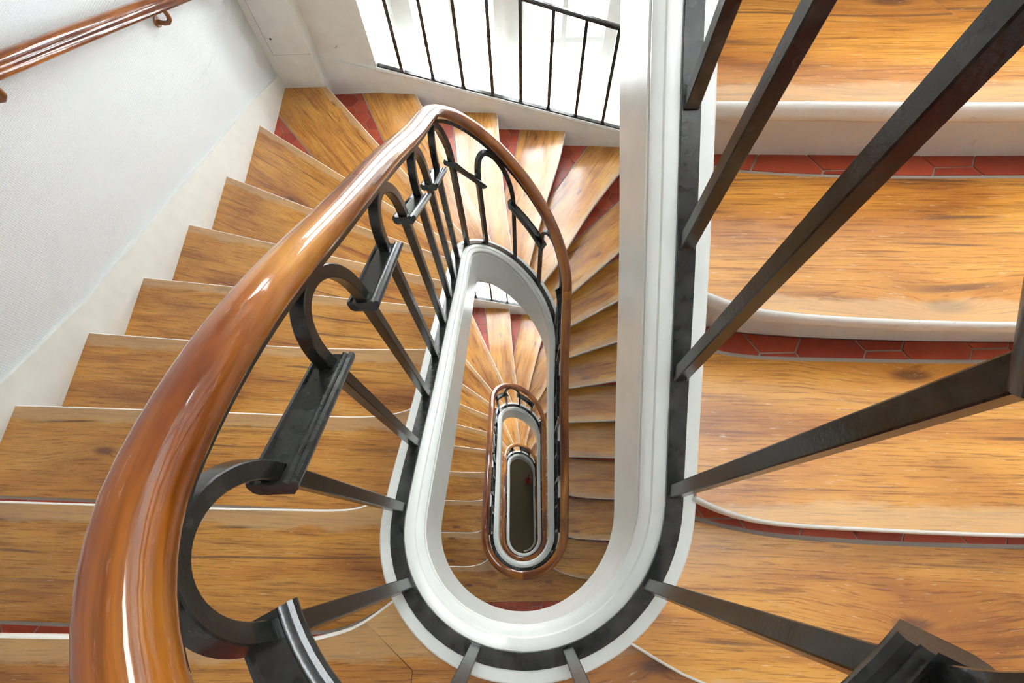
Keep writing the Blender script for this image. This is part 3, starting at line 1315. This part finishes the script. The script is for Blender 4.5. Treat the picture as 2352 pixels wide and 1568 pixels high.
def build_landing(fl, label, single):
    z = fl * H
    front = room_clip_line(trim_well(CURVE[22]))
    r1 = room_clip_line(trim_well(RISERC[1]))
    edge = well_arc(front[0], r1[0])
    back22 = room_clip_line(trim_well(RISERC[22]))
    slab = [tuple(p) for p in back22[::-1] + well_arc(back22[0], r1[0]) + r1]
    slab = ccw(clean(slab + [(XW, YN), (-XW, YN)]))
    o = mesh_obj('floor', *prism_geo(slab, -0.26, -0.04), M_PLASTER)
    o.location.z = z
    tag(o, label, kind='structure')
    yb = -1.19

    def board(poly):
        v, f = prism_geo(ccw(clean(poly)), -0.04, 0.0)
        uvs = [(q[0], -q[1] - 0.90) for q in v]
        return mesh_obj('board', v, f, M_TREAD, o, uvs)
    sx = -0.352
    k = next(i for i, p in enumerate(front) if p.x <= sx)
    cut = front[k - 1].lerp(front[k], (sx - front[k - 1].x) / (front[k].x - front[k - 1].x))
    left = [tuple(cut)] + [tuple(p) for p in front[k:]]
    inner = [tuple(cut)] + [tuple(p) for p in reversed(front[:k])]
    board(left + [(-XW + .012, yb), (-0.241, yb), (-0.241, -0.9615)])
    mid = inner + [tuple(p) for p in edge] + [tuple(p) for p in r1] + [(XW - .012, yb), (-0.240, yb), (-0.240, -0.960)]
    board(mid)
    fr = [(Vector((p.x, p.y, 0)), Vector((-n.x, -n.y, 0)), Vector((0, 0, 1))) for p, n in zip(front, cross_dirs(front))]
    prof = NOSE_PROF
    v, f, _ = sweep_geo(fr, prof)
    mesh_obj('nosing', v, f, M_NOSE, o, smooth=50)
    ris = room_clip_line(trim_well(RISERC[22]))
    fr = [(Vector((p.x, p.y, 0)), Vector((n.x, n.y, 0)), Vector((0, 0, 1))) for p, n in zip(ris, cross_dirs(ris))]
    v, f, _ = sweep_geo(fr, [(0, -RISE - 0.02), (0.018, -RISE - 0.02), (0.018, -0.041), (0, -0.041)])
    mesh_obj('riser', v, f, M_RISER, o)
    reg = [(-XW + .012, YN), (XW - .012, YN), (XW - .012, yb - .002), (-XW + .012, yb - .002)]
    mesh_obj('mortar_bed', *prism_geo(reg, -0.04, -0.003), M_GROUT, o)
    rest = []
    for q in tiles_for(reg):
        cx = sum(p[0] for p in q) / len(q)
        cy = sum(p[1] for p in q) / len(q)
        g = prism_geo(q, -0.02, -0.0005)
        if single and abs(cx) < 0.62 and cy > -1.5:
            mesh_obj('tile', *g, M_TILE, o)
        else:
            rest.append(g)
    t = mesh_obj('tile_field', *merge(rest), M_TILE, o)
    t['kind'] = 'stuff'
    return o


build_landing(1, 'landing above the camera with wooden edge', False)
build_landing(0, 'wooden landing edge at the near end of the well, below the camera', False)
build_landing(-1, 'red tiled landing with wooden edge, one floor down', True)
build_landing(-2, 'red tiled landing with wooden edge, two floors down', False)

# ------------------------------------------------------------------ iron railings with wooden handrail
build_railing('black iron railing with wooden handrail rising on the right', 0.0, 1.0, 1)
build_railing('nearest sweeping wooden handrail on black arched iron balusters', -1.0, 0.0, 0)
build_railing('oval wooden handrail and iron railing one floor down in the well', -2.0, -1.0, -1)
build_railing('smallest innermost wooden handrail and railing deep in the well', -3.0, -2.0, -2)


# ------------------------------------------------------------------ wall handrail
def build_wall_rail(fl, label):
    root = empty('wall_handrail', label, 'handrail', (0, 0, fl * H), 'moulded handrails along the left wall')
    line = [(-0.9, 0.86), (0.2, 0.42), (0.736, 0.196), (1.154, 0.03), (1.722, -0.2), (2.3, -0.43)]
    fr = []
    tan = Vector((0, 1, -0.40)).normalized()
    a = Vector((1, 0, 0))
    up = a.cross(tan)
    up = up if up.z > 0 else -up
    for y, z in line:
        fr.append((Vector((-1.668, y, z)), a, up))
    prof = [(-.022, -.028), (-.024, .018), (-.016, .030), (0, .034), (.016, .030), (.024, .021), (.027, .014), (.022, .009), (.018, .004), (.018, -.004), (.022, -.008), (.026, -.012),
            (.028, -.020), (.024, -.030), (.012, -.036), (-.010, -.036)]

    def f(nm, parent):
        v, fc, uv = sweep_geo(fr, prof)
        return mesh_obj(nm, v, fc, M_RAIL, parent, uv, smooth=45)
    cached(('wrail',), 'rail', root, 0, f)
    for k, y in enumerate((-0.45, 0.66, 1.66)):
        def g(nm, parent):
            zc = 0.196 - 0.40 * (y - 0.736)
            pts = [(-1.668, zc - .034), (-1.664, zc - .055), (-1.668, zc - .078), (-1.686, zc - .094), (-1.708, zc - .096), (-1.728, zc - .090), (-1.742, zc - .088)]
            fr = []
            for i, (x, z) in enumerate(pts):
                q0, q1 = pts[max(i - 1, 0)], pts[min(i + 1, len(pts) - 1)]
                tn = Vector((q1[0] - q0[0], 0, q1[1] - q0[1])).normalized()
                fr.append((Vector((x, y, z)), Vector((0, 1, 0)), tn.cross(Vector((0, 1, 0)))))
            s = .011
            prof2 = [(s * math.cos(2 * math.pi * q / 10), s * math.sin(2 * math.pi * q / 10)) for q in range(10)]
            v, fc, _ = sweep_geo(fr, prof2)
            rose = [(-1.7395 + dx, y + .024 * math.cos(2 * math.pi * q / 14), zc - .088 + .024 * math.sin(2 * math.pi * q / 14)) for dx in (0, .007) for q in range(14)]
            rf = [tuple(range(14)), tuple(range(14, 28))[::-1]] + [(q, (q + 1) % 14, 14 + (q + 1) % 14, 14 + q) for q in range(14)]
            v2, f2 = merge([(v, fc), (rose, rf)])
            return mesh_obj(nm, v2, f2, M_BRASS, parent, smooth=45)
        cached(('wbr', k), 'bracket', root, 0, g)


build_wall_rail(0, 'moulded brown wooden handrail on brackets along the white left wall')

# ------------------------------------------------------------------ red extinguisher in the ground-floor hall
ext = empty('fire_extinguisher', 'small dark red extinguisher at the bottom of the well', 'extinguisher', (0.14, 0.62, ZGROUND))


def lathe(name, prof, mat, parent, n=20):
    V = [(r * math.cos(2 * math.pi * k / n), r * math.sin(2 * math.pi * k / n), z) for r, z in prof for k in range(n)]
    F = [(i * n + k, i * n + (k + 1) % n, (i + 1) * n + (k + 1) % n, (i + 1) * n + k) for i in range(len(prof) - 1) for k in range(n)]
    F += [tuple(range(n))[::-1], tuple(range((len(prof) - 1) * n, len(prof) * n))]
    return mesh_obj(name, V, F, mat, parent, smooth=40)


lathe('cylinder', [(.07, 0), (.078, .01), (.08, .03), (.08, .38), (.07, .43), (.045, .46), (.025, .47)], M_RED, ext)
lathe('valve', [(.02, .465), (.02, .50), (.028, .505), (.028, .52), (.01, .53)], M_IRON, ext)
hp = [(0, .0, .51), (.0, .06, .52), (.0, .11, .47), (.0, .12, .36), (.0, .105, .22), (.0, .095, .12)]
fr = [(Vector(p), Vector((1, 0, 0)), Vector((0, .7, .7))) for p in hp]
v, f, _ = sweep_geo(fr, [(.011 * math.cos(2 * math.pi * q / 8), .011 * math.sin(2 * math.pi * q / 8)) for q in range(8)])
mesh_obj('hose', v, f, M_IRON, ext, smooth=50)
